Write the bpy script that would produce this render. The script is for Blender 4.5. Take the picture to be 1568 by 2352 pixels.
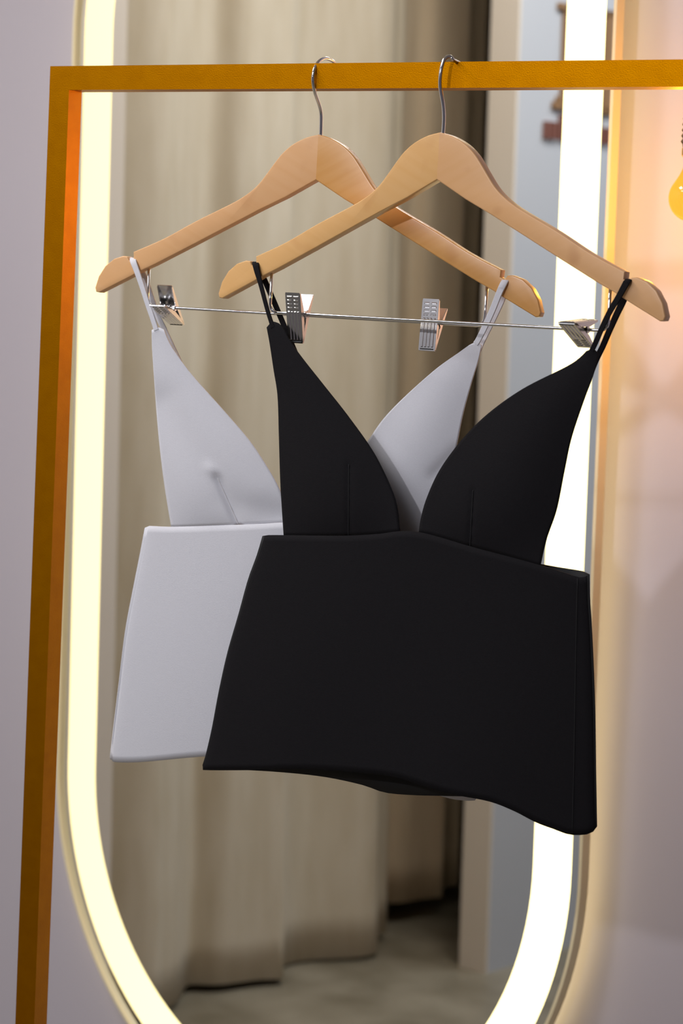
import bpy, bmesh, math, random
from mathutils import Vector, Matrix
for o in list(bpy.data.objects):
    bpy.data.objects.remove(o, do_unlink=True)
SC = bpy.context.scene
COL = SC.collection
V = Vector
random.seed(4)

# ------------------------------------------------------------------ camera, world, lights, exposure
F_PX = 5534.12
YAW, PITCH, ROLL = 0.48954, -0.07828, 0.04657
CAM_H = 1.42
fwd = V((-math.sin(YAW) * math.cos(PITCH), math.cos(YAW) * math.cos(PITCH), math.sin(PITCH)))
r0 = V((math.cos(YAW), math.sin(YAW), 0))
up0 = r0.cross(fwd)
right = r0 * math.cos(ROLL) + up0 * math.sin(ROLL)
upv = up0 * math.cos(ROLL) - r0 * math.sin(ROLL)
CAM = V((0, 0, CAM_H))
cd = bpy.data.cameras.new('camera')
co = bpy.data.objects.new('camera', cd)
COL.objects.link(co)
co.matrix_world = Matrix(((right.x, upv.x, -fwd.x, 0), (right.y, upv.y, -fwd.y, 0), (right.z, upv.z, -fwd.z, CAM_H), (0, 0, 0, 1)))
cd.sensor_fit = 'HORIZONTAL'
cd.sensor_width = 36
cd.lens = F_PX * 36 / 1568
cd.clip_start = 0.05
cd.dof.use_dof = True
cd.dof.focus_distance = 2.17
cd.dof.aperture_fstop = 11.0
SC.camera = co

# room frame: a runs along the mirror wall to the right, b out of that wall into the room
GA = -0.23225
E1 = V((math.cos(GA), math.sin(GA), 0))
NB = V((math.sin(GA), -math.cos(GA), 0))
MIR = V((-1.44123, 2.62232, 0))
WALL_BACK = 0.032           # the wall lies this far behind the mirror's lower arc centre
def room(a, b, z):
    return MIR + E1 * a + NB * b + V((0, 0, z))

w = bpy.data.worlds.new('world')
SC.world = w
w.use_nodes = True
w.node_tree.nodes['Background'].inputs[0].default_value = (0.86, 0.84, 0.9, 1)
w.node_tree.nodes['Background'].inputs[1].default_value = 0.10

def area(name, loc, target, size, power, color, sy=None):
    l = bpy.data.lights.new(name, 'AREA')
    l.energy = power
    l.color = color
    l.shape = 'RECTANGLE' if sy else 'DISK'
    l.size = size
    if sy:
        l.size_y = sy
    o = bpy.data.objects.new(name, l)
    COL.objects.link(o)
    o.location = loc
    o.rotation_euler = (V(target) - V(loc)).to_track_quat('-Z', 'Y').to_euler()
    return o
CEIL = 2.75
sl = bpy.data.lights.new('ceiling_spot', 'SPOT')          # track spot aimed at the rail
sl.energy = 145
sl.color = (0.96, 0.945, 1.0)
sl.spot_size = math.radians(27)
sl.spot_blend = 1.0
sl.shadow_soft_size = 0.06
so_ = bpy.data.objects.new('ceiling_spot', sl)
COL.objects.link(so_)
so_.location = (-1.30, -2.0, 2.62)
so_.rotation_euler = (V((-1.12, 1.9, 1.66)) - V((-1.30, -2.0, 2.62))).to_track_quat('-Z', 'Y').to_euler()
area('added_fill_panel', room(0.5, 2.6, CEIL - .03), room(0.5, 2.6, 0), 1.2, 29, (0.88, 0.91, 1.0), 1.2)  # unseen fill panel, added to lift the whole room
area('added_fill_panel', room(-0.3, 2.3, CEIL - .03), room(-0.3, 2.3, 0), 0.6, 11, (0.86, 0.92, 1.0), 0.6)  # added cool fill, unseen, for one side of the curtain folds
area('added_fill_panel', room(-0.42, 1.3, CEIL - .03), room(-0.42, 1.3, 0), 0.5, 23, (1.0, 0.95, 0.90), 0.5)  # added warm fill, unseen, to brighten the curtains and nearby wall
SC.view_settings.view_transform = 'Standard'
SC.view_settings.look = 'None'
SC.view_settings.exposure = 0.0
SC.view_settings.gamma = 1.0
SC.view_settings.use_curve_mapping = False

# ------------------------------------------------------------------ helpers
def pix_ray(x, y):
    return (fwd + right * ((x - 784) / F_PX) - upv * ((y - 1176) / F_PX)).normalized()
def on_plane(x, y, q, n):
    d = pix_ray(x, y)
    return CAM + d * ((q - CAM).dot(n) / d.dot(n))

def tag(o, label=None, cat=None, group=None, kind=None):
    if label: o['label'] = label
    if cat: o['category'] = cat
    if group: o['group'] = group
    if kind: o['kind'] = kind
    return o
def empty(name, loc=(0, 0, 0), rot=None, parent=None):
    o = bpy.data.objects.new(name, None)
    o.empty_display_size = .05
    COL.objects.link(o)
    if rot is not None:
        o.matrix_world = Matrix.Translation(loc) @ rot.to_4x4()
    else:
        o.location = loc
    if parent: o.parent = parent
    return o
def obj(name, bm, mat, parent=None, smooth=False, angle=None):
    me = bpy.data.meshes.new(name)
    bm.normal_update()
    bm.to_mesh(me)
    bm.free()
    for m in (mat if isinstance(mat, (list, tuple)) else [mat]):
        me.materials.append(m)
    if smooth:
        for p in me.polygons: p.use_smooth = True
        if angle is not None:
            me.set_sharp_from_angle(angle=angle)
    o = bpy.data.objects.new(name, me)
    COL.objects.link(o)
    if parent: o.parent = parent
    return o
def add_box(bm, lo, hi, M=None, mi=0):
    vs = []
    for z in (lo[2], hi[2]):
        for (x, y) in ((lo[0], lo[1]), (hi[0], lo[1]), (hi[0], hi[1]), (lo[0], hi[1])):
            p = V((x, y, z))
            vs.append(bm.verts.new(M @ p if M else p))
    for f in ((3, 2, 1, 0), (4, 5, 6, 7), (0, 1, 5, 4), (1, 2, 6, 5), (2, 3, 7, 6), (3, 0, 4, 7)):
        bm.faces.new([vs[i] for i in f]).material_index = mi
    return vs
def add_hexa(bm, pts):
    vs = [bm.verts.new(p) for p in pts]
    for f in ((3, 2, 1, 0), (4, 5, 6, 7), (0, 1, 5, 4), (1, 2, 6, 5), (2, 3, 7, 6), (3, 0, 4, 7)):
        bm.faces.new([vs[i] for i in f])
def bevel(bm, w, seg=2, ang=0.5):
    es = [e for e in bm.edges if len(e.link_faces) == 2 and e.calc_face_angle(0) > ang]
    bmesh.ops.bevel(bm, geom=es, offset=w, segments=seg, affect='EDGES', profile=0.6)
def add_tube(bm, pts, r, n=10, cap=True):
    pts = [V(p) for p in pts]
    k = len(pts)
    t0 = (pts[1] - pts[0]).normalized()
    u = t0.orthogonal().normalized()
    rings = []
    for i in range(k):
        t = (pts[min(i + 1, k - 1)] - pts[max(i - 1, 0)]).normalized()
        u = (u - t * u.dot(t)).normalized()
        v = t.cross(u)
        rr = r[i] if isinstance(r, (list, tuple)) else r
        rings.append([bm.verts.new(pts[i] + (u * math.cos(2 * math.pi * j / n) + v * math.sin(2 * math.pi * j / n)) * rr) for j in range(n)])
    for i in range(k - 1):
        for j in range(n):
            bm.faces.new((rings[i][j], rings[i][(j + 1) % n], rings[i + 1][(j + 1) % n], rings[i + 1][j]))
    if cap:
        bm.faces.new(rings[0][::-1])
        bm.faces.new(rings[-1])
def add_lathe(bm, prof, n=28, c=V((0, 0, 0))):
    rings = []
    for (r, z) in prof:
        if r < 1e-6:
            rings.append([bm.verts.new(c + V((0, 0, z)))])
        else:
            rings.append([bm.verts.new(c + V((r * math.cos(2 * math.pi * j / n), r * math.sin(2 * math.pi * j / n), z))) for j in range(n)])
    for A, B in zip(rings, rings[1:]):
        for j in range(n):
            k = (j + 1) % n
            if len(A) == 1: bm.faces.new((A[0], B[k], B[j]))
            elif len(B) == 1: bm.faces.new((A[j], A[k], B[0]))
            else: bm.faces.new((A[j], A[k], B[k], B[j]))
def spline(pts, n=8):
    """Catmull-Rom through points of any dimension"""
    P = [tuple(float(c) for c in p) for p in pts]
    out = []
    for i in range(len(P) - 1):
        p0 = P[max(i - 1, 0)]; p1 = P[i]; p2 = P[i + 1]; p3 = P[min(i + 2, len(P) - 1)]
        for k in range(n):
            t = k / n
            out.append(tuple(.5 * (2 * b + (c - a) * t + (2 * a - 5 * b + 4 * c - d) * t * t + (3 * b - a - 3 * c + d) * t ** 3) for a, b, c, d in zip(p0, p1, p2, p3)))
    out.append(P[-1])
    return out
def resample(pts, n):
    """n+1 points evenly spread by length in the first two coordinates"""
    L = [0]
    for a, b in zip(pts, pts[1:]):
        L.append(L[-1] + math.hypot(b[0] - a[0], b[1] - a[1]))
    out, j = [], 0
    for i in range(n + 1):
        s = L[-1] * i / n
        while j < len(L) - 2 and L[j + 1] < s: j += 1
        t = 0 if L[j + 1] == L[j] else (s - L[j]) / (L[j + 1] - L[j])
        t = min(max(t, 0), 1)
        out.append(tuple(a + (b - a) * t for a, b in zip(pts[j], pts[j + 1])))
    return out

# ------------------------------------------------------------------ materials
def mat(name, color, rough=.5, metal=0., **kw):
    m = bpy.data.materials.new(name)
    m.use_nodes = True
    b = m.node_tree.nodes['Principled BSDF']
    b.inputs['Base Color'].default_value = (*color, 1)
    b.inputs['Roughness'].default_value = rough
    b.inputs['Metallic'].default_value = metal
    for k, v in kw.items():
        b.inputs[k].default_value = v
    return m
def nodes(m):
    return m.node_tree.nodes, m.node_tree.links, m.node_tree.nodes['Principled BSDF']
def noise_color(m, c1, c2, scale=(10, 10, 10), detail=4., bump=0., bscale=None, lo=.3, hi=.7, coord='Object'):
    N, L, b = nodes(m)
    tc = N.new('ShaderNodeTexCoord'); mp = N.new('ShaderNodeMapping')
    mp.inputs['Scale'].default_value = scale
    L.new(tc.outputs[coord], mp.inputs[0])
    nz = N.new('ShaderNodeTexNoise'); nz.inputs['Detail'].default_value = detail
    nz.inputs['Scale'].default_value = 1
    L.new(mp.outputs[0], nz.inputs[0])
    cr = N.new('ShaderNodeValToRGB')
    cr.color_ramp.elements[0].color = (*c1, 1); cr.color_ramp.elements[1].color = (*c2, 1)
    cr.color_ramp.elements[0].position = lo; cr.color_ramp.elements[1].position = hi
    L.new(nz.outputs[0], cr.inputs[0]); L.new(cr.outputs[0], b.inputs['Base Color'])
    if bump:
        n2 = N.new('ShaderNodeTexNoise'); n2.inputs['Scale'].default_value = bscale or 200; n2.inputs['Detail'].default_value = 3
        L.new(tc.outputs[coord], n2.inputs[0])
        bp = N.new('ShaderNodeBump'); bp.inputs['Strength'].default_value = bump; bp.inputs['Distance'].default_value = .002
        L.new(n2.outputs[0], bp.inputs['Height']); L.new(bp.outputs[0], b.inputs['Normal'])
    return m
def emit(name, color, strength):
    m = bpy.data.materials.new(name); m.use_nodes = True
    N, L = m.node_tree.nodes, m.node_tree.links
    N.remove(N['Principled BSDF'])
    e = N.new('ShaderNodeEmission'); e.inputs[0].default_value = (*color, 1); e.inputs[1].default_value = strength
    L.new(e.outputs[0], N['Material Output'].inputs[0])
    return m

M_WALL = noise_color(mat('lilac_grey_wall_paint', (.7, .68, .7), .75), (.52, .49, .56), (.545, .515, .585), (1.2, 1.2, 1.2), 2, .04, 90)
M_PART = noise_color(mat('white_partition_paint', (.62, .62, .63), .75), (.47, .485, .52), (.495, .51, .545), (1.5, 1.5, 1.5), 2)
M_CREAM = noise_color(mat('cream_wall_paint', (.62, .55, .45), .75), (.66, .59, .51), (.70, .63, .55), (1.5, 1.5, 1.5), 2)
M_CEIL = mat('ceiling_paint', (.75, .74, .73), .9)
M_FLOOR = noise_color(mat('polished_concrete', (.3, .26, .2), .38), (.17, .145, .10), (.30, .265, .20), (7, 7, 7), 6, .05, 60)
M_GOLD = noise_color(mat('gold_powder_coat', (.5, .22, .01), .46, 1.0), (.43, .158, .0), (.475, .18, .0), (60, 60, 60), 3, .10, 900)
M_CHROME = mat('polished_chrome', (.82, .82, .84), .09, 1.)
M_STEEL = mat('stamped_steel', (.72, .71, .71), .2, 1.)
M_RUBBER = mat('black_rubber', (.012, .012, .012), .6)
M_BLACK = noise_color(mat('black_crepe', (.013, .012, .0145), .85), (.0068, .0060, .0074), (.0088, .0078, .0094), (900, 900, 900), 2, .25, 1800)
M_BLACK_IN = mat('black_lining', (.008, .0075, .008), .8)
M_WHITE = noise_color(mat('white_crepe', (.78, .76, .78), .8), (.66, .655, .695), (.68, .675, .715), (700, 700, 700), 2, .15, 1800)
M_THREAD_B = mat('black_thread', (.006, .006, .007), .9)
M_THREAD_W = mat('white_thread', (.68, .65, .66), .9)
for m_ in (M_BLACK, M_WHITE):
    m_.node_tree.nodes['Principled BSDF'].inputs['Specular IOR Level'].default_value = .15
M_MIRROR = mat('mirror_silver', (.86, .88, .87), 0.0, 1.)
M_FRAME = mat('champagne_frame', (.92, .82, .55), .45, .0)
M_BODY = mat('mirror_backbox', (.55, .5, .42), .6)
M_CURT = noise_color(mat('cream_curtain_cloth', (.6, .5, .36), .9), (.55, .475, .355), (.62, .55, .435), (30, 30, 6), 3, .06, 400)
M_BROWN = noise_color(mat('brown_curtain_cloth', (.3, .2, .1), .9), (.58, .46, .32), (.64, .52, .37), (30, 30, 6), 3)
M_ROPE = noise_color(mat('jute_rope', (.2, .12, .05), .9), (.12, .07, .025), (.28, .17, .07), (200, 200, 200), 3)
M_CORD = mat('black_cord', (.03, .025, .02), .6)
M_BRASS = mat('brass_cap', (.7, .42, .12), .3, 1.)
M_SIGN_A = mat('bronze_lettering', (.27, .15, .07), .5)
M_SIGN_B = mat('maroon_lettering', (.20, .08, .06), .5)

def wood(name, c1, c2, c3, ang):
    m = mat(name, c1, .36)
    N, L, b = nodes(m)
    tc = N.new('ShaderNodeTexCoord'); mp = N.new('ShaderNodeMapping')
    mp.inputs['Rotation'].default_value = (0, ang, 0)
    mp2 = N.new('ShaderNodeMapping'); mp2.inputs['Scale'].default_value = (9, 60, 110)
    L.new(tc.outputs['Object'], mp.inputs[0]); L.new(mp.outputs[0], mp2.inputs[0])
    nz = N.new('ShaderNodeTexNoise'); nz.inputs['Scale'].default_value = 1; nz.inputs['Detail'].default_value = 6
    nz.inputs['Distortion'].default_value = .6
    L.new(mp2.outputs[0], nz.inputs[0])
    cr = N.new('ShaderNodeValToRGB')
    cr.color_ramp.elements[0].color = (*c2, 1); cr.color_ramp.elements[0].position = .3
    cr.color_ramp.elements[1].color = (*c1, 1); cr.color_ramp.elements[1].position = .62
    L.new(nz.outputs[0], cr.inputs[0])
    bl = N.new('ShaderNodeTexNoise'); bl.inputs['Scale'].default_value = 26; bl.inputs['Detail'].default_value = 2
    L.new(tc.outputs['Object'], bl.inputs[0])
    c4 = N.new('ShaderNodeValToRGB')
    c4.color_ramp.elements[0].position = .60; c4.color_ramp.elements[0].color = (0, 0, 0, 1)
    c4.color_ramp.elements[1].position = .80; c4.color_ramp.elements[1].color = (.75, .75, .75, 1)
    L.new(bl.outputs[0], c4.inputs[0])
    mx = N.new('ShaderNodeMix'); mx.data_type = 'RGBA'
    L.new(c4.outputs[0], mx.inputs[0]); L.new(cr.outputs[0], mx.inputs[6]); mx.inputs[7].default_value = (*c3, 1)
    L.new(mx.outputs[2], b.inputs['Base Color'])
    b.inputs['Coat Weight'].default_value = .25; b.inputs['Coat Roughness'].default_value = .25
    return m
WOOD_A = wood('pale_pink_lotus_wood', (.76, .43, .195), (.735, .40, .17), (.62, .30, .12), math.radians(-26))
WOOD_B = wood('honey_lotus_wood', (.70, .36, .11), (.66, .32, .08), (.52, .22, .05), math.radians(28))
WOOD_C = wood('straw_lotus_wood', (.76, .44, .17), (.735, .41, .145), (.60, .28, .09), math.radians(-26))
WOOD_D = wood('rosy_lotus_wood', (.73, .41, .185), (.71, .39, .165), (.46, .20, .075), math.radians(28))

# ------------------------------------------------------------------ the room
def struct(name, bm, m, parent=None):
    o = obj(name, bm, m, parent)
    if not parent: tag(o, kind='structure')
    return o
def slab(name, a0, a1, b0, b1, z0, z1, m):
    bm = bmesh.new()
    add_hexa(bm, [room(a0, b1, z0), room(a1, b1, z0), room(a1, b0, z0), room(a0, b0, z0),
                  room(a0, b1, z1), room(a1, b1, z1), room(a1, b0, z1), room(a0, b0, z1)])
    bmesh.ops.recalc_face_normals(bm, faces=bm.faces)
    return struct(name, bm, m)
WB = -WALL_BACK
slab('floor', -2.6, 4.2, WB - .1, 6.6, -.1, 0, M_FLOOR)
slab('ceiling', -2.6, 4.2, WB - .1, 6.6, CEIL, CEIL + .1, M_CEIL)
slab('wall_mirror_side', -2.6, 4.2, WB - .1, WB, 0, CEIL, M_WALL)
slab('wall_opposite', -2.6, 4.2, 6.5, 6.6, 0, CEIL, M_WALL)
slab('wall_right', 4.1, 4.2, WB, 6.5, 0, CEIL, M_WALL)
slab('wall_left', -2.6, -2.5, WB, 6.5, 0, CEIL, M_CREAM)
slab('wall_jamb', -1.41, -1.30, WB, 0.905, 0, CEIL, M_CREAM)       # beside the curtain, by the mirror wall
slab('wall_partition', -1.142, -1.07, 1.796, 6.5, 0, CEIL, M_PART)     # end face and white face seen in the mirror
slab('partition_end_shade_tint', -1.1425, -1.0695, 1.788, 1.7955, 0, CEIL - .001, M_CREAM)  # thin slab over the end face; its shaded tan tone is painted in cream
slab('trim_lintel', -1.41, -1.30, 0.905, 1.796, 2.48, CEIL, M_CREAM)

# lettering fixed to the white partition, seen reversed in the mirror
def letter(name, bars, m, label):
    bm = bmesh.new()
    for (b0, b1, z0, z1) in bars:
        add_hexa(bm, [room(-1.07, b1, z0), room(-1.06, b1, z0), room(-1.06, b0, z0), room(-1.07, b0, z0),
                      room(-1.07, b1, z1), room(-1.06, b1, z1), room(-1.06, b0, z1), room(-1.07, b0, z1)])
    bmesh.ops.recalc_face_normals(bm, faces=bm.faces)
    return tag(obj(name, bm, m), label, 'lettering')
DB, DZL = -.046, .052
SH = lambda bars: [(p + DB, q + DB, r + DZL, t + DZL) for p, q, r, t in bars]
letter('wall_lettering', SH([(1.982, 2.012, 1.790, 2.005), (1.962, 2.03, 1.992, 2.005), (1.955, 2.03, 1.786, 1.80), (1.968, 1.99, 1.797, 1.812),
                          (2.128, 2.158, 1.790, 2.005), (2.11, 2.17, 1.992, 2.005), (2.11, 2.17, 1.786, 1.80), (2.01, 2.13, 1.893, 1.906)]),
       M_SIGN_A, 'large bronze serif letter on the white partition, seen blurred in the mirror')
small = []
for i, (b, top) in enumerate(((1.933, 1.757), (1.949, 1.757), (1.965, 1.757), (1.986, 1.775), (2.003, 1.757), (2.022, 1.757), (2.04, 1.775), (2.06, 1.757), (2.078, 1.757), (2.10, 1.757), (2.12, 1.775), (2.14, 1.757), (2.158, 1.757))):
    small.append((b - .005, b + .005, 1.722, top))
letter('wall_lettering', SH(small), M_SIGN_B, 'line of small maroon letters on the white partition, below the bronze letter')

# curtains of the fitting room
def curtain(name, b0, b1, a_mid, amp, freq, z0, z1, m, label, phase=0., lean=0., hem=.0):
    bm = bmesh.new()
    nb, nz = 150, 26
    g = []
    for j in range(nz + 1):
        t = j / nz
        z = z1 + (z0 - z1) * t
        row = []
        for i in range(nb + 1):
            s = i / nb
            f = freq * s * 2 * math.pi + phase
            k = .55 + .45 * t
            a = a_mid + lean * t + amp * k * (math.sin(f + .5 * math.sin(1.3 * t + s * 5)) + .22 * math.sin(2.1 * f + 1 + .8 * t)) 
            b = b0 + (b1 - b0) * s + .012 * math.sin(f * 1.7 + t)
            zz = z + (hem * math.sin(s * 9 + phase) if j == nz else 0)
            row.append(bm.verts.new(room(a, b, zz)))
        g.append(row)
    for j in range(nz):
        for i in range(nb):
            bm.faces.new((g[j][i], g[j][i + 1], g[j + 1][i + 1], g[j + 1][i]))
    # stitched hem band
    o = obj(name, bm, m, smooth=True)
    so = o.modifiers.new('s', 'SOLIDIFY'); so.thickness = .003
    return tag(o, label, 'curtain')
curtain('cream_curtain', 0.93, 1.83, -1.385, .040, 3.1, .012, 2.44, M_CURT, 'cream pleated curtain hanging to the concrete floor, seen in the mirror', -1.75, .03, .006)
curtain('brown_curtain', 1.835, 2.165, -1.445, .024, 1.5, .05, 2.44, M_BROWN, 'brown curtain in shade behind the white partition, seen in the mirror', 2.1)
bm = bmesh.new()
add_tube(bm, [room(-1.385, .92, 2.458), room(-1.385, 1.80, 2.458)], .012, 12)
tag(obj('curtain_rail', bm, M_CHROME, smooth=True), 'round steel rail carrying the cream curtain', 'curtain rail')
bm = bmesh.new()
add_tube(bm, [room(-1.445, 1.82, 2.458), room(-1.445, 2.65, 2.458)], .012, 12)
tag(obj('curtain_rail', bm, M_CHROME, smooth=True), 'round steel rail carrying the brown curtain', 'curtain rail')

# ------------------------------------------------------------------ lit mirror
R_BAND, W_BAND = 0.42602, 0.05378
Z_LOW = -0.61571 + CAM_H
STRAIGHT = 0.985
EX = V((E1.x, E1.y, 0.00715)).normalized()     # hung a touch out of true and leaning forward
E2 = V((-0.00715 * E1.x, -0.01229, 1)).normalized()
E2 = (E2 - EX * E2.dot(EX)).normalized()
YM = E2.cross(EX)                       # into the wall
ROTM = Matrix((EX, YM, E2)).transposed()
mirror = empty('lit_mirror', MIR + V((0, 0, Z_LOW)), ROTM)
tag(mirror, 'tall pill-shaped wall mirror with glowing white light band and champagne frame', 'mirror')
def stadium(r, n=64):
    pts = []
    for i in range(n + 1):
        t = math.pi * i / n
        pts.append((r * math.cos(math.pi + t), r * math.sin(math.pi + t)))
    for i in range(n + 1):
        t = math.pi * i / n
        pts.append((r * math.cos(t), STRAIGHT + r * math.sin(t)))
    return pts
def subdiv_straight(p):
    out = []
    for i in range(len(p)):
        a, b = p[i], p[(i + 1) % len(p)]
        out.append(a)
        if abs(a[1] - b[1]) > .4:
            for k in range(1, 24):
                out.append((a[0] + (b[0] - a[0]) * k / 24, a[1] + (b[1] - a[1]) * k / 24))
    return out
def ring(bm, ri, ro, y0, y1):
    A, B = subdiv_straight(stadium(ri)), subdiv_straight(stadium(ro))
    n = len(A)
    q = []
    for (pts, y) in ((A, y0), (B, y0), (B, y1), (A, y1)):
        q.append([bm.verts.new((x, y, z)) for x, z in pts])
    for k in range(4):
        P, Q = q[k], q[(k + 1) % 4]
        for i in range(n):
            bm.faces.new((P[i], P[(i + 1) % n], Q[(i + 1) % n], Q[i]))
    bmesh.ops.recalc_face_normals(bm, faces=bm.faces)
def plate(bm, r, y0, y1):
    A = stadium(r)
    f = [bm.verts.new((x, y0, z)) for x, z in A]
    k = [bm.verts.new((x, y1, z)) for x, z in A]
    bm.faces.new(f); bm.faces.new(k[::-1])
    n = len(A)
    for i in range(n):
        bm.faces.new((f[i], k[i], k[(i + 1) % n], f[(i + 1) % n]))
    bmesh.ops.recalc_face_normals(bm, faces=bm.faces)
R_GL = R_BAND + .0145
bm = bmesh.new(); plate(bm, R_GL, 0, .004)
obj('mirror_glass', bm, M_MIRROR, mirror)
bm = bmesh.new(); ring(bm, R_GL - .0002, R_GL + .004, -.006, .0085)
obj('mirror_frame', bm, M_FRAME, mirror, True, .6)
bm = bmesh.new(); plate(bm, R_GL - .02, .004, .014)
obj('back_box', bm, M_BODY, mirror)
# frosted band lit from behind; the run on the right is the brighter one
band = emit('led_frosted_band', (1, .84, .42), 1.2)
N, L = band.node_tree.nodes, band.node_tree.links
tc = N.new('ShaderNodeTexCoord'); sx = N.new('ShaderNodeSeparateXYZ'); mr = N.new('ShaderNodeMapRange')
mr.inputs['From Min'].default_value = -.42; mr.inputs['From Max'].default_value = .42
mr.inputs['To Min'].default_value = 1.8; mr.inputs['To Max'].default_value = 2.7
L.new(tc.outputs['Object'], sx.inputs[0]); L.new(sx.outputs[0], mr.inputs[0])
L.new(mr.outputs[0], N['Emission'].inputs[1])
bm = bmesh.new(); ring(bm, R_BAND - W_BAND, R_BAND, -.0006, .0005)
obj('light_band', bm, band, mirror)
bm = bmesh.new(); ring(bm, R_GL - .02, R_GL - .014, .0065, .0125)
obj('halo_light_strip', bm, emit('halo_led', (1, .80, .42), 5.0), mirror)
# two brackets carry it off the wall
for zz in (.15, .95):
    bm = bmesh.new()
    P = MIR + V((0, 0, Z_LOW))
    add_box(bm, (-.15, .014, zz), (.15, .030 + zz * .0115, zz + .05))
    obj('wall_bracket', bm, M_STEEL, mirror)

# ------------------------------------------------------------------ gold clothes rack
U0, N0, Z0, S, DZ = -1.36296, 1.92232, 0.23231 + CAM_H, 0.0227, 0.02171
RLEN = 1.25
rack = tag(empty('clothes_rack', (U0, N0, 0)), 'gold square-tube clothes rack standing before the lit mirror', 'clothes rack')
def rack_part(name, lo, hi):
    bm = bmesh.new(); add_box(bm, lo, hi); bevel(bm, .0014, 2)
    return obj(name, bm, M_GOLD, rack, True, .5)
HT = Z0
rack_part('top_bar', (0, 0, HT - S), (RLEN, DZ, HT))
rack_part('post', (0.00005, 0.00005, .022), (S, DZ - .00005, HT - S + .0004))
rack_part('post', (RLEN - S, 0.00005, .022), (RLEN - .00005, DZ - .00005, HT - S + .0004))
rack_part('foot', (0, -.2, 0), (S, .2 + DZ, .022))
rack_part('foot', (RLEN - S, -.2, 0), (RLEN, .2 + DZ, .022))
rack_part('lower_bar', (S, 0, .12), (RLEN - S, DZ, .12 + S))
NBAR = N0 + DZ / 2

# ------------------------------------------------------------------ wooden clip hangers
TOP = [(0, -1), (12, -4), (24.7, -10.2), (34.5, -18.2), (41.4, -26.4), (48.8, -36.4), (56.5, -46.4), (64.5, -54), (75, -61.3), (88, -68.3), (120, -84), (152, -101.3), (183.7, -115.2)]
TIP = [(183.2, -121.5), (187.5, -123.2), (189.5, -120), (194.5, -119.4), (204, -122.6), (213, -129.8), (219.5, -139.8), (222.8, -150.8), (221.6, -154.6), (218, -155.2)]
BOT = [(185, -138.4), (177, -133.9), (160.5, -126.2), (124, -107.4), (90, -89.6), (55.4, -71.5), (29, -58.6), (0, -42.3)]
OUT = spline(TOP, 4) + TIP + BOT
THK = .0115
def arm_mesh(sgn):
    bm = bmesh.new()
    pts = [(sgn * x / 1000, z / 1000) for x, z in OUT]
    f = [bm.verts.new((x, -THK / 2, z)) for x, z in pts]
    k = [bm.verts.new((x, THK / 2, z)) for x, z in pts]
    ff = bm.faces.new(f); kk = bm.faces.new(k[::-1])
    n = len(pts)
    for i in range(n):
        bm.faces.new((f[i], k[i], k[(i + 1) % n], f[(i + 1) % n]))
    bmesh.ops.recalc_face_normals(bm, faces=bm.faces)
    # round the long front and back edges, not the glued joint at x = 0
    es = [e for e in bm.edges if len({round(v.co.y, 5) for v in e.verts}) == 1 and not all(abs(v.co.x) < 1e-6 for v in e.verts)]
    bmesh.ops.bevel(bm, geom=es, offset=.0016, segments=3, affect='EDGES', profile=.55, clamp_overlap=True)
    return bm
RAIL_Z, RAIL_X, WIRE = -.1655, .169, .0015
def rib(bm, M, x0, x1, q0, q1, h):
    """low embossed ridge on a plate: raised hexahedron with sloping sides"""
    i = min(x1 - x0, q1 - q0) * .28
    add_hexa(bm, [M @ V(p) for p in ((x0, 0, q0), (x1, 0, q0), (x1, 0, q1), (x0, 0, q1), (x0 + i, h, q0 + i), (x1 - i, h, q0 + i), (x1 - i, h, q1 - i), (x0 + i, h, q1 - i))])
CW, HU, JD = .0152, .019, .0275        # clip width, handle length, jaw length
def plate_mesh():
    """one stamped jaw: lies in the xz plane, outer face towards +y, q runs up"""
    bm = bmesh.new()
    I = Matrix.Identity(4)
    add_box(bm, (-CW / 2, -.0007, -JD), (CW / 2, 0, HU))
    bevel(bm, .0003, 1)
    for s in (-1, 1):                  # folded side flanges, deepest at the hinge
        x0, x1 = (s * CW / 2 - .0004, s * CW / 2 + .0004)
        add_hexa(bm, [V(p) for p in ((x0, -.0024, -JD + .002), (x1, -.0024, -JD + .002), (x1, -.0002, -JD + .001), (x0, -.0002, -JD + .001),
                                     (x0, -.0048, -.003), (x1, -.0048, -.003), (x1, -.0002, -.003), (x0, -.0002, -.003))])
        add_hexa(bm, [V(p) for p in ((x0, -.0048, -.003), (x1, -.0048, -.003), (x1, -.0002, -.003), (x0, -.0002, -.003),
                                     (x0, -.0048, .003), (x1, -.0048, .003), (x1, -.0002, .003), (x0, -.0002, .003))])
        add_hexa(bm, [V(p) for p in ((x0, -.0048, .003), (x1, -.0048, .003), (x1, -.0002, .003), (x0, -.0002, .003),
                                     (x0, -.0016, HU - .001), (x1, -.0016, HU - .001), (x1, -.0002, HU - .001), (x0, -.0002, HU - .001))])
    for k in range(4):                 # four long flutes on the jaw
        x = (-.375 + .25 * k) * CW * .86
        rib(bm, I, x - .0011, x + .0011, -JD + .003, .002, .0007)
    for r in range(4):                 # two by four short bars on the handle
        for s in (-1, 1):
            x = s * CW * .225
            q = .0048 + r * .0034
            rib(bm, I, x - .0026, x + .0026, q - .0009, q + .0009, .0007)
    return bm
_pm = {}
def shared(name, maker, m, smooth=False):
    if name not in _pm:
        o = obj(name, maker(), m, None, smooth, .5)
        _pm[name] = o.data
        bpy.data.objects.remove(o)
    return _pm[name]
def link(name, me, parent, M=None):
    o = bpy.data.objects.new(name, me)
    COL.objects.link(o)
    o.parent = parent
    if M is not None: o.matrix_local = M
    return o
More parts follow.
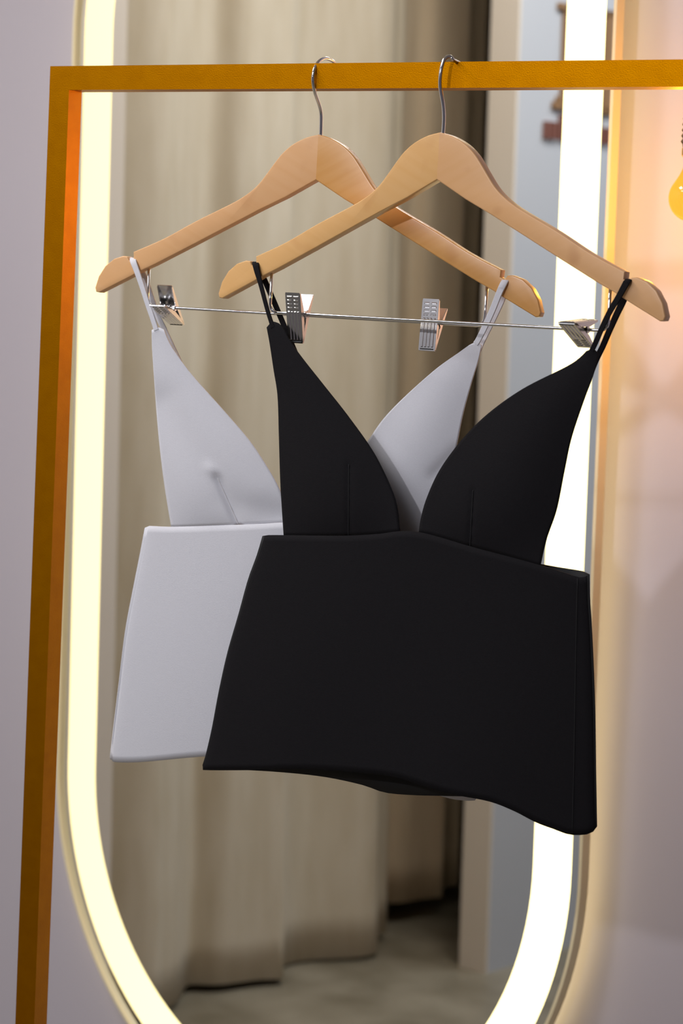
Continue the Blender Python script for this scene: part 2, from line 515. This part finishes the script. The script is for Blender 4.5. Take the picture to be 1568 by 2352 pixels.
def spring_mesh():
    bm = bmesh.new()
    pts = []
    for i in range(0, 5 * 14 + 1):
        t = 2 * math.pi * i / 14
        pts.append((-.0045 + .009 * i / 70, .0029 * math.cos(t), .0029 * math.sin(t)))
    add_tube(bm, pts, .00065, 6)
    for s in (-1, 1):                  # hinge lugs
        add_tube(bm, [(s * CW / 2 - .0012, 0, 0), (s * CW / 2 + .0012, 0, 0)], .0030, 14)
    add_tube(bm, [(-CW / 2, 0, 0), (CW / 2, 0, 0)], .0019, 10)
    return bm
def pad_mesh():
    bm = bmesh.new()
    add_box(bm, (-CW / 2 + .0012, -.0024, -JD + .0004), (CW / 2 - .0012, -.0008, -JD + .006))
    bevel(bm, .0004, 1)
    return bm
def make_clip(hanger, x, theta):
    """theta turns the clip about the rail: 0 = jaws straight down, positive swings the jaws to the front"""
    c = link('clip', shared('clip', spring_mesh, M_CHROME, True), hanger, Matrix.Translation((x, 0, RAIL_Z)) @ Matrix.Rotation(-theta, 4, 'X'))
    for s in (0, 1):
        Mx = Matrix.Rotation(math.pi * s, 4, 'Z') @ Matrix.Translation((0, .0076, 0)) @ Matrix.Rotation(math.radians(-14.5), 4, 'X')
        link('jaw_plate', shared('jaw_plate', plate_mesh, M_STEEL), c, Mx)
        link('grip_pad', shared('grip_pad', pad_mesh, M_RUBBER), c, Mx)
    return c
def make_hanger(H, al, be, woods, hook_px, front_gap, clips, label):
    rot = Matrix.Rotation(al, 3, 'Z') @ Matrix.Rotation(-be, 3, 'Y')
    root = tag(empty('wooden_hanger', H, rot), label, 'hanger', 'wooden hangers on the gold rail')
    MW = Matrix.Translation(H) @ rot.to_4x4()
    INV = MW.inverted()
    for s, m in ((-1, woods[0]), (1, woods[1])):
        o = obj('arm', arm_mesh(s), m, root, True, .55)
    # clip rail: a bent wire let into the underside of both arms
    bm = bmesh.new()
    pts = [(-RAIL_X, 0, -.122), (-RAIL_X, 0, RAIL_Z + .0075), (-RAIL_X + .0009, 0, RAIL_Z + .004), (-RAIL_X + .0035, 0, RAIL_Z + .0012), (-RAIL_X + .0075, 0, RAIL_Z)]
    pts += [(-RAIL_X + .02 + i * (2 * RAIL_X - .04) / 20, 0, RAIL_Z) for i in range(21)]
    pts += [(-p[0], p[1], p[2]) for p in pts[:5][::-1]]
    add_tube(bm, pts, WIRE, 10)
    obj('clip_rail', bm, M_CHROME, root, True)
    for x, th in clips:
        make_clip(root, x, th)
    # hook: traced in its own upright plane, turned so that its front run clears the bar
    want = N0 - front_gap
    best = None
    for k in range(-40, 41):
        ph = math.radians(k)
        wdir = V((math.sin(ph), math.cos(ph), 0)); nn = V((wdir.y, -wdir.x, 0))
        P = [on_plane(x, y, H, nn) for x, y in hook_px]
        d = abs(min(p.y for p in P) - want)
        if max(abs(p.y - H.y) for p in P) < .06 and (best is None or d < best[0]): best = (d, P, wdir)
    P, wdir = best[1], best[2]
    e = P[-1]
    back = max(NBAR + DZ / 2 + .006, e.y + .003)
    P += [V((e.x, (e.y + back) / 2, e.z - .002)) + wdir * .0, V((e.x, back, e.z - .008)), V((e.x, back + .001, e.z - .016)), V((e.x, back - .001, e.z - .022))]
    P = [V(p) for p in spline([INV @ p for p in P], 5)]
    P = [V((0, 0, -.012))] + P
    bm = bmesh.new()
    add_tube(bm, P, .00165, 12)
    obj('hook', bm, M_CHROME, root, True)
    return root
ZH = 0.17055 + CAM_H
H1, AL1, BE1 = V((-1.07253, NBAR + .006, ZH)), 0.09078, -0.01176
H2, AL2, BE2 = V((-0.93565, NBAR - .022, ZH)), -0.04093, -0.0086
HOOK1 = [(736.6, 307), (737.2, 285), (737.4, 268), (736.5, 255), (732.5, 239.4), (723.5, 214), (719, 191.6), (719, 172.5), (723.5, 155), (732.5, 141), (745, 134), (756.4, 136), (766, 142)]
HOOK2 = [(1017, 307), (1018.6, 285), (1019, 262), (1017, 239), (1011.5, 207.5), (1010, 191.6), (1011, 172.5), (1013.7, 155), (1019, 139), (1027.4, 130), (1035.4, 131), (1041, 138)]
make_hanger(H1, AL1, BE1, (WOOD_A, WOOD_B), HOOK1, .0035, ((-.1475, math.radians(-54)), (.119, math.radians(19))),
            'pale wooden clip hanger carrying the white top, behind the other hanger')
make_hanger(H2, AL2, BE2, (WOOD_C, WOOD_D), HOOK2, .0035, ((-.1385, math.radians(2)), (.1425, math.radians(100))),
            'pale wooden clip hanger carrying the black top, in front of the other hanger')

# ------------------------------------------------------------------ the two tops
class Cloth:
    def __init__(s, root, H, al, m, lining):
        s.root, s.H, s.m, s.lin = root, H, m, lining
        s.d = V((math.cos(al), math.sin(al), 0)); s.n = V((math.sin(al), -math.cos(al), 0))
    def at(s, x, y, e):
        return on_plane(x, y, s.H + s.n * e, s.n)
    def coons(s, top, bot, lef, rig, nu, nv):
        T, B, Lf, R = (resample(spline(c, 8), k) for c, k in ((top, nu), (bot, nu), (lef, nv), (rig, nv)))
        g = []
        for j in range(nv + 1):
            t = j / nv; row = []
            for i in range(nu + 1):
                u = i / nu
                row.append([ (1 - t) * T[i][k] + t * B[i][k] + (1 - u) * Lf[j][k] + u * R[j][k]
                             - ((1 - u) * (1 - t) * T[0][k] + u * (1 - t) * T[nu][k] + (1 - u) * t * B[0][k] + u * t * B[nu][k]) for k in range(3)])
            g.append(row)
        return g
    def panel(s, name, g, thick, bulge=None, creases=(), m=None, side=1):
        nv, nu = len(g) - 1, len(g[0]) - 1
        bm = bmesh.new()
        vs = []
        for j, row in enumerate(g):
            r = []
            for i, p in enumerate(row):
                if bulge: p[2] += bulge(i / nu, j / nv)
                for (ax, ay, bx, by, sig, dep) in creases:
                    L2 = (bx - ax) ** 2 + (by - ay) ** 2
                    t = min(max(((p[0] - ax) * (bx - ax) + (p[1] - ay) * (by - ay)) / L2, 0), 1)
                    dd = math.hypot(p[0] - ax - t * (bx - ax), p[1] - ay - t * (by - ay))
                    p[2] += dep * math.exp(-(dd / sig) ** 2) 
                r.append(bm.verts.new(s.at(*p) - s.root.location))
            vs.append(r)
        for j in range(nv):
            for i in range(nu):
                f = (vs[j][i], vs[j + 1][i], vs[j + 1][i + 1], vs[j][i + 1])
                bm.faces.new(f if side > 0 else f[::-1])
        bmesh.ops.remove_doubles(bm, verts=bm.verts, dist=1e-6)
        o = obj(name, bm, m or s.m, s.root, True)
        so = o.modifiers.new('s', 'SOLIDIFY'); so.thickness = thick; so.offset = -1
        return o
    def strap(s, name, path, width, m=None):
        P = spline(path, 5)
        C = [s.at(*p[:3]) - s.root.location for p in P]
        W = [p[3] if len(p) > 3 else width for p in P]
        bm = bmesh.new(); rings = []
        prev = None
        for i, c in enumerate(C):
            t = (C[min(i + 1, len(C) - 1)] - C[max(i - 1, 0)]).normalized()
            sd = (s.d - t * s.d.dot(t)).normalized()
            nn = t.cross(sd).normalized()
            h, k = W[i] / 2, .0008
            prof = [(-h, -k * .4), (-h * .85, -k), (h * .85, -k), (h, -k * .4), (h, k * .4), (h * .85, k), (-h * .85, k), (-h, k * .4)]
            rings.append([bm.verts.new(c + sd * a + nn * b) for a, b in prof])
        for A, B in zip(rings, rings[1:]):
            for j in range(8):
                bm.faces.new((A[j], A[(j + 1) % 8], B[(j + 1) % 8], B[j]))
        bm.faces.new(rings[0][::-1]); bm.faces.new(rings[-1])
        bmesh.ops.recalc_face_normals(bm, faces=bm.faces)
        return obj(name, bm, m or s.m, s.root, True, .8)
    def seam(s, name, g, px, r, m, lift=.0002):
        flat = [p for row in g for p in row]
        P = []
        for (x, y) in resample(px, 24):
            near = sorted(flat, key=lambda p: (p[0] - x) ** 2 + (p[1] - y) ** 2)[:4]
            ws = [1 / ((p[0] - x) ** 2 + (p[1] - y) ** 2 + 1) for p in near]
            e = sum(w * p[2] for w, p in zip(ws, near)) / sum(ws)
            P.append(s.at(x, y, e + lift) - s.root.location)
        bm = bmesh.new(); add_tube(bm, P, r, 6)
        return obj(name, bm, m, s.root, True)
def lerp_curve(c, x):
    for p, q in zip(c, c[1:]):
        if p[0] <= x <= q[0]:
            t = (x - p[0]) / (q[0] - p[0])
            return tuple(a + (b - a) * t for a, b in zip(p, q))
    return c[0] if x < c[0][0] else c[-1]

def make_top(label, name, H, al, m, lining, thread, bt, bb, bl, br, backtop, backbot, e0, ef, eb, cups, straps, darts, seams, group):
    root = tag(empty(name, H + V((0, 0, -.42))), label, 'top', group)
    c = Cloth(root, H, al, m, lining)
    x0, x1 = bt[0][0], bt[-1][0]
    prof = lambda u: max(math.sin(math.pi * min(max(u, 0), 1)), 0) ** .6
    # band front, a soft outward bow between the two side folds
    z3 = lambda pts: [(x, y, e0) for x, y in pts]
    g = c.coons(z3(bt), z3(bb), z3(bl), z3(br), 60, 36)
    c.panel('waist_panel', g, .0016, lambda u, t: ef * prof(u) * (1 + .35 * t) + .0022 * math.sin(u * 9 + 1.5 * t) * t * math.sin(math.pi * u))
    gb = c.coons(z3(backtop), z3(backbot), z3(bl), z3(br), 44, 24)
    c.panel('back_panel', gb, .0016, lambda u, t: -eb * prof(u), (), lining, -1)
    # cups sewn to the band's upper edge: the seam follows the band's front
    toprow = g[0]
    def base(xa, xb):
        n = 10; out = []
        for i in range(n + 1):
            x = xa + (xb - xa) * i / n
            p = lerp_curve(toprow, x)
            out.append((x, p[1] + 1.5, p[2] - .0003))
        return out
    for (tl, lef, rig, bul, cr) in cups:
        (xa, xb) = lef[-1][0], rig[-1][0]
        bot = base(xa, xb)
        et = .0095
        def side(cv, eend):
            n = len(cv) - 1
            return [(x, y, et + (eend - et) * (i / n) ** 1.2) for i, (x, y) in enumerate(cv)]
        lf = side(lef, bot[0][2]); lf[-1] = bot[0]
        rg = side(rig, bot[-1][2]); rg[-1] = bot[-1]
        top = [lf[0]] + [(x, y, et) for x, y in tl] + [rg[0]]
        gc = c.coons(top, bot, lf, rg, 40, 56)
        c.panel('cup', gc, .0016, lambda u, t: bul * math.sin(math.pi * u) ** 1.1 * (t ** 1.4) * (1 - t ** 5), cr)
        for (a, b) in darts:
            if min(p[0] for p in bot) < a[0] < max(p[0] for p in bot):
                c.seam('dart_seam', gc, [a, b], .00045, thread)
    for path, wd in straps:
        c.strap('strap', path, wd)
    for px in seams:
        c.seam('side_seam', g, px, .0004, thread, .0001)
    return root

# black top ------------------------------------------------------------
BT = [(603, 1231), (615, 1229), (651, 1229), (730, 1230), (800, 1230), (870, 1226), (917, 1220), (961, 1222), (1010, 1234), (1080, 1255), (1160, 1276), (1240, 1298), (1300, 1317), (1328, 1326), (1343, 1325), (1354, 1319)]
BB = [(465, 1757), (466, 1765), (473, 1769), (580, 1769), (694, 1767), (825, 1775), (909, 1786), (985, 1810), (1046, 1826), (1123, 1841), (1180, 1863), (1230, 1889), (1270, 1904), (1307, 1917), (1345, 1917), (1364, 1909), (1371, 1898)]
BL = [(603, 1231), (590, 1275), (570, 1330), (548, 1410), (522, 1500), (502, 1590), (487, 1670), (472, 1735), (465, 1757)]
BR = [(1354, 1319), (1355, 1380), (1358, 1420), (1363, 1520), (1367, 1640), (1369, 1780), (1371, 1898)]
BKT = [(603, 1231), (700, 1243), (940, 1247), (1100, 1270), (1200, 1288), (1240, 1295), (1285, 1303), (1340, 1312), (1354, 1319)]
BKB = [(465, 1757), (476, 1764), (618, 1771), (740, 1783), (832, 1802), (886, 1820), (955, 1826), (1031, 1828), (1110, 1832), (1230, 1858), (1330, 1886), (1371, 1898)]
CUP_BL = ([(625, 739)],
          [(612, 752), (619, 790), (628, 850), (637, 910), (640, 1000), (643, 1100), (647, 1170), (651, 1229)],
          [(639, 742), (650, 755), (662, 778), (690, 818), (740, 881), (800, 957), (858, 1040), (897, 1120), (911, 1165), (917, 1220)],
          .016, ((801, 1066, 800, 1230, 4, -.0015),))
CUP_BR = ([(1362, 802)],
          [(1346, 806), (1330, 822), (1300, 842), (1200, 893), (1120, 950), (1060, 1010), (1010, 1078), (980, 1142), (966, 1190), (961, 1222)],
          [(1372, 812), (1362, 860), (1340, 920), (1312, 1005), (1296, 1080), (1278, 1170), (1254, 1240), (1240, 1298)],
          .016, ((1086, 1126, 1078, 1256, 4, -.0015),))
ST_BL = [(627, 752, .0093, .0048), (621, 735, .0093, .0042), (612, 705, .0093, .0042), (599, 655, .0090, .0046), (590, 622, .0085, .0058), (587, 607, .0070, .0062), (588, 603, .0, .0064),
         (593, 610, -.0070, .006), (606, 640, -.0085, .0056), (632, 700, -.0085, .0054), (655, 755, -.0085, .0054), (680, 815, -.009, .0054), (730, 935, -.009, .0054), (790, 1080, -.009, .0054), (850, 1255, -.0085, .0054)]
ST_BR = [(1358, 806, .0093, .0046), (1367, 788, .0093, .0045), (1383, 751, .0093, .0048), (1401, 714, .0090, .005), (1418, 686, .0090, .0054), (1435, 655, .0085, .006), (1441, 645, .0070, .0066), (1446, 643, 0, .0066),
         (1447, 652, -.0070, .0064), (1430, 692, -.0085, .0062), (1415, 724, -.0085, .0058), (1400, 757, -.0085, .0056), (1383, 797, -.009, .0054), (1366, 832, -.009, .0054), (1338, 905, -.009, .0054), (1300, 1000, -.009, .0054), (1240, 1150, -.009, .0054), (1180, 1295, -.0085, .0054)]
make_top('black sleeveless top with deep V neck and thin straps, hem lower at one side', 'black_top', H2, AL2, M_BLACK, M_BLACK_IN, M_THREAD_B,
         BT, BB, BL, BR, BKT, BKB, .006, .013, .012, (CUP_BL, CUP_BR), ((ST_BL, .005), (ST_BR, .005)),
         (((801, 1066), (800, 1231)), ((1086, 1126), (1079, 1257))), ([(1326, 1328), (1322, 1500), (1318, 1750), (1314, 1914)],), 'V-neck tops on wooden hangers')
# white top ------------------------------------------------------------
WT = [(333, 1212), (340, 1208), (393, 1210), (500, 1207), (600, 1203), (650, 1200), (760, 1198), (850, 1207), (960, 1240), (1060, 1276)]
WBt = [(252, 1738), (255, 1746), (268, 1751), (330, 1750), (465, 1738), (600, 1735), (750, 1748), (900, 1792), (1020, 1831), (1070, 1839), (1092, 1838), (1099, 1828)]
WL = [(333, 1212), (322, 1270), (306, 1350), (287, 1450), (272, 1570), (260, 1670), (252, 1738)]
WR = [(1060, 1276), (1072, 1430), (1086, 1600), (1096, 1740), (1099, 1828)]
WKT = [(333, 1212), (420, 1222), (650, 1222), (850, 1226), (960, 1244), (1060, 1276)]
WKB = [(252, 1738), (262, 1744), (465, 1729), (700, 1735), (900, 1775), (1050, 1822), (1099, 1828)]
CUP_WL = ([(362, 752)],
          [(348, 758), (349, 800), (355, 890), (361, 970), (369, 1050), (378, 1120), (386, 1170), (393, 1210)],
          [(376, 757), (386, 782), (400, 806), (440, 860), (520, 950), (573, 1012), (612, 1070), (640, 1120), (655, 1165), (659, 1201)],
          .013, ((499, 1096, 549, 1206, 9, -.0036), (480, 1075, 497, 1092, 12, .0014), (375, 930, 510, 1130, 48, -.0034), (552, 1165, 655, 1185, 32, -.0026)))
CUP_WR = ([(1093, 786)],
          [(1078, 792), (1050, 812), (1000, 848), (930, 910), (880, 962), (843, 1015), (800, 1080), (770, 1150), (757, 1199)],
          [(1105, 793), (1097, 830), (1082, 880), (1062, 955), (1044, 1045), (1022, 1130), (990, 1253)],
          .013, ((1000, 1090, 1050, 1040, 16, -.002),))
ST_WL = [(359, 758, .0093, .0052), (351, 733, .0093, .0052), (338, 695, .0093, .0052), (326, 657, .0090, .0054), (314, 622, .0085, .0058), (306, 600, .0070, .0062), (307, 594, 0, .0062),
         (315, 602, -.0070, .0060), (333, 640, -.0085, .0058), (348, 685, -.0085, .0056), (362, 726, -.0085, .0056), (376, 754, -.0085, .0054), (389, 782, -.0085, .0054), (440, 890, -.0085, .0054), (500, 1020, -.0085, .0054), (575, 1230, -.0075, .0054)]
ST_WR = [(1092, 790, .0093, .0052), (1099, 779, .0093, .0052), (1112, 753, .0093, .0056), (1130, 714, .0090, .0058), (1147, 671, .0085, .006), (1158, 648, .0070, .0066), (1163, 642, 0, .0066),
         (1166, 652, -.0070, .006), (1153, 687, -.0085, .0058), (1135, 727, -.0085, .0056), (1114, 770, -.0085, .0054), (1100, 800, -.0085, .0054), (1080, 855, -.0085, .0054), (1040, 960, -.0085, .0054), (985, 1100, -.0085, .0054), (935, 1245, -.0075, .0054)]
make_top('white sleeveless top with deep V neck and thin straps, half covered by the black top', 'white_top', H1, AL1, M_WHITE, M_WHITE, M_THREAD_W,
         WT, WBt, WL, WR, WKT, WKB, .001, .006, .009, (CUP_WL, CUP_WR), ((ST_WL, .005), (ST_WR, .005)),
         (((500, 1098), (548, 1206)),), (), 'V-neck tops on wooden hangers')

# ------------------------------------------------------------------ hanging bulb at the right
BC = on_plane(1590, 455, room(0, .13, 0), NB)
lamp = tag(empty('pendant_bulb', BC), 'glowing amber glass bulb hanging on a rope-wrapped holder', 'bulb')
BR_ = .0245
prof = [(0, -BR_)]
for i in range(1, 15):
    t = math.pi * (i / 14) * .70 - math.pi / 2
    prof.append((BR_ * math.cos(t), BR_ * math.sin(t)))
prof += [(.0148, .0225), (.0120, .0285), (.0108, .034), (.0105, .040)]
bm = bmesh.new(); add_lathe(bm, prof, 36)
gl = bpy.data.materials.new('amber_glass'); gl.use_nodes = True
N, L = gl.node_tree.nodes, gl.node_tree.links
N.remove(N['Principled BSDF'])
tr = N.new('ShaderNodeBsdfTransparent'); tr.inputs[0].default_value = (1, .78, .30, 1)
tl = N.new('ShaderNodeBsdfTranslucent'); tl.inputs[0].default_value = (1, .85, .30, 1)
gg = N.new('ShaderNodeBsdfGlossy'); gg.inputs[1].default_value = .05
m1 = N.new('ShaderNodeMixShader'); m1.inputs[0].default_value = .0028
m2 = N.new('ShaderNodeMixShader'); m2.inputs[0].default_value = .06
L.new(tr.outputs[0], m1.inputs[1]); L.new(tl.outputs[0], m1.inputs[2])
L.new(m1.outputs[0], m2.inputs[1]); L.new(gg.outputs[0], m2.inputs[2]); L.new(m2.outputs[0], N['Material Output'].inputs[0])
obj('bulb_glass', bm, gl, lamp, True)
bm = bmesh.new()
for k in range(6):
    t = 2 * math.pi * k / 6
    add_tube(bm, [(.004 * math.cos(t), .004 * math.sin(t), .014), (.008 * math.cos(t + .3), .008 * math.sin(t + .3), -.010)], .0005, 6)
obj('filament', bm, emit('hot_filament', (1, .6, .2), 60), lamp)
bm = bmesh.new(); add_lathe(bm, [(.0, .041), (.0115, .040), (.0138, .043), (.0138, .050), (.0118, .052), (0, .052)], 28)
obj('bulb_cap', bm, M_BRASS, lamp, True, .6)
bm = bmesh.new(); add_lathe(bm, [(0, .050), (.0128, .050), (.0138, .056), (.0132, .072), (.0126, .10), (.0108, .118), (.006, .124), (0, .125)], 28)
for k in range(9):                      # turns of rope round the holder
    z = .057 + k * .0058
    r = .0133 - k * .00018
    add_tube(bm, [(r * math.cos(t * math.pi / 12), r * math.sin(t * math.pi / 12), z) for t in range(25)], .0021, 6)
obj('rope_holder', bm, M_ROPE, lamp, True, .8)
bm = bmesh.new()
add_tube(bm, [(0, 0, .12), (.002, 0, .2), (.004, 0, .5), (.004, 0, CEIL - BC.z)], .0028, 8)
obj('cord', bm, M_CORD, lamp, True)
pl = bpy.data.lights.new('bulb_light', 'POINT'); pl.energy = 3.7; pl.color = (1, .53, .08); pl.shadow_soft_size = .008
po = bpy.data.objects.new('bulb_light', pl); COL.objects.link(po); po.parent = lamp
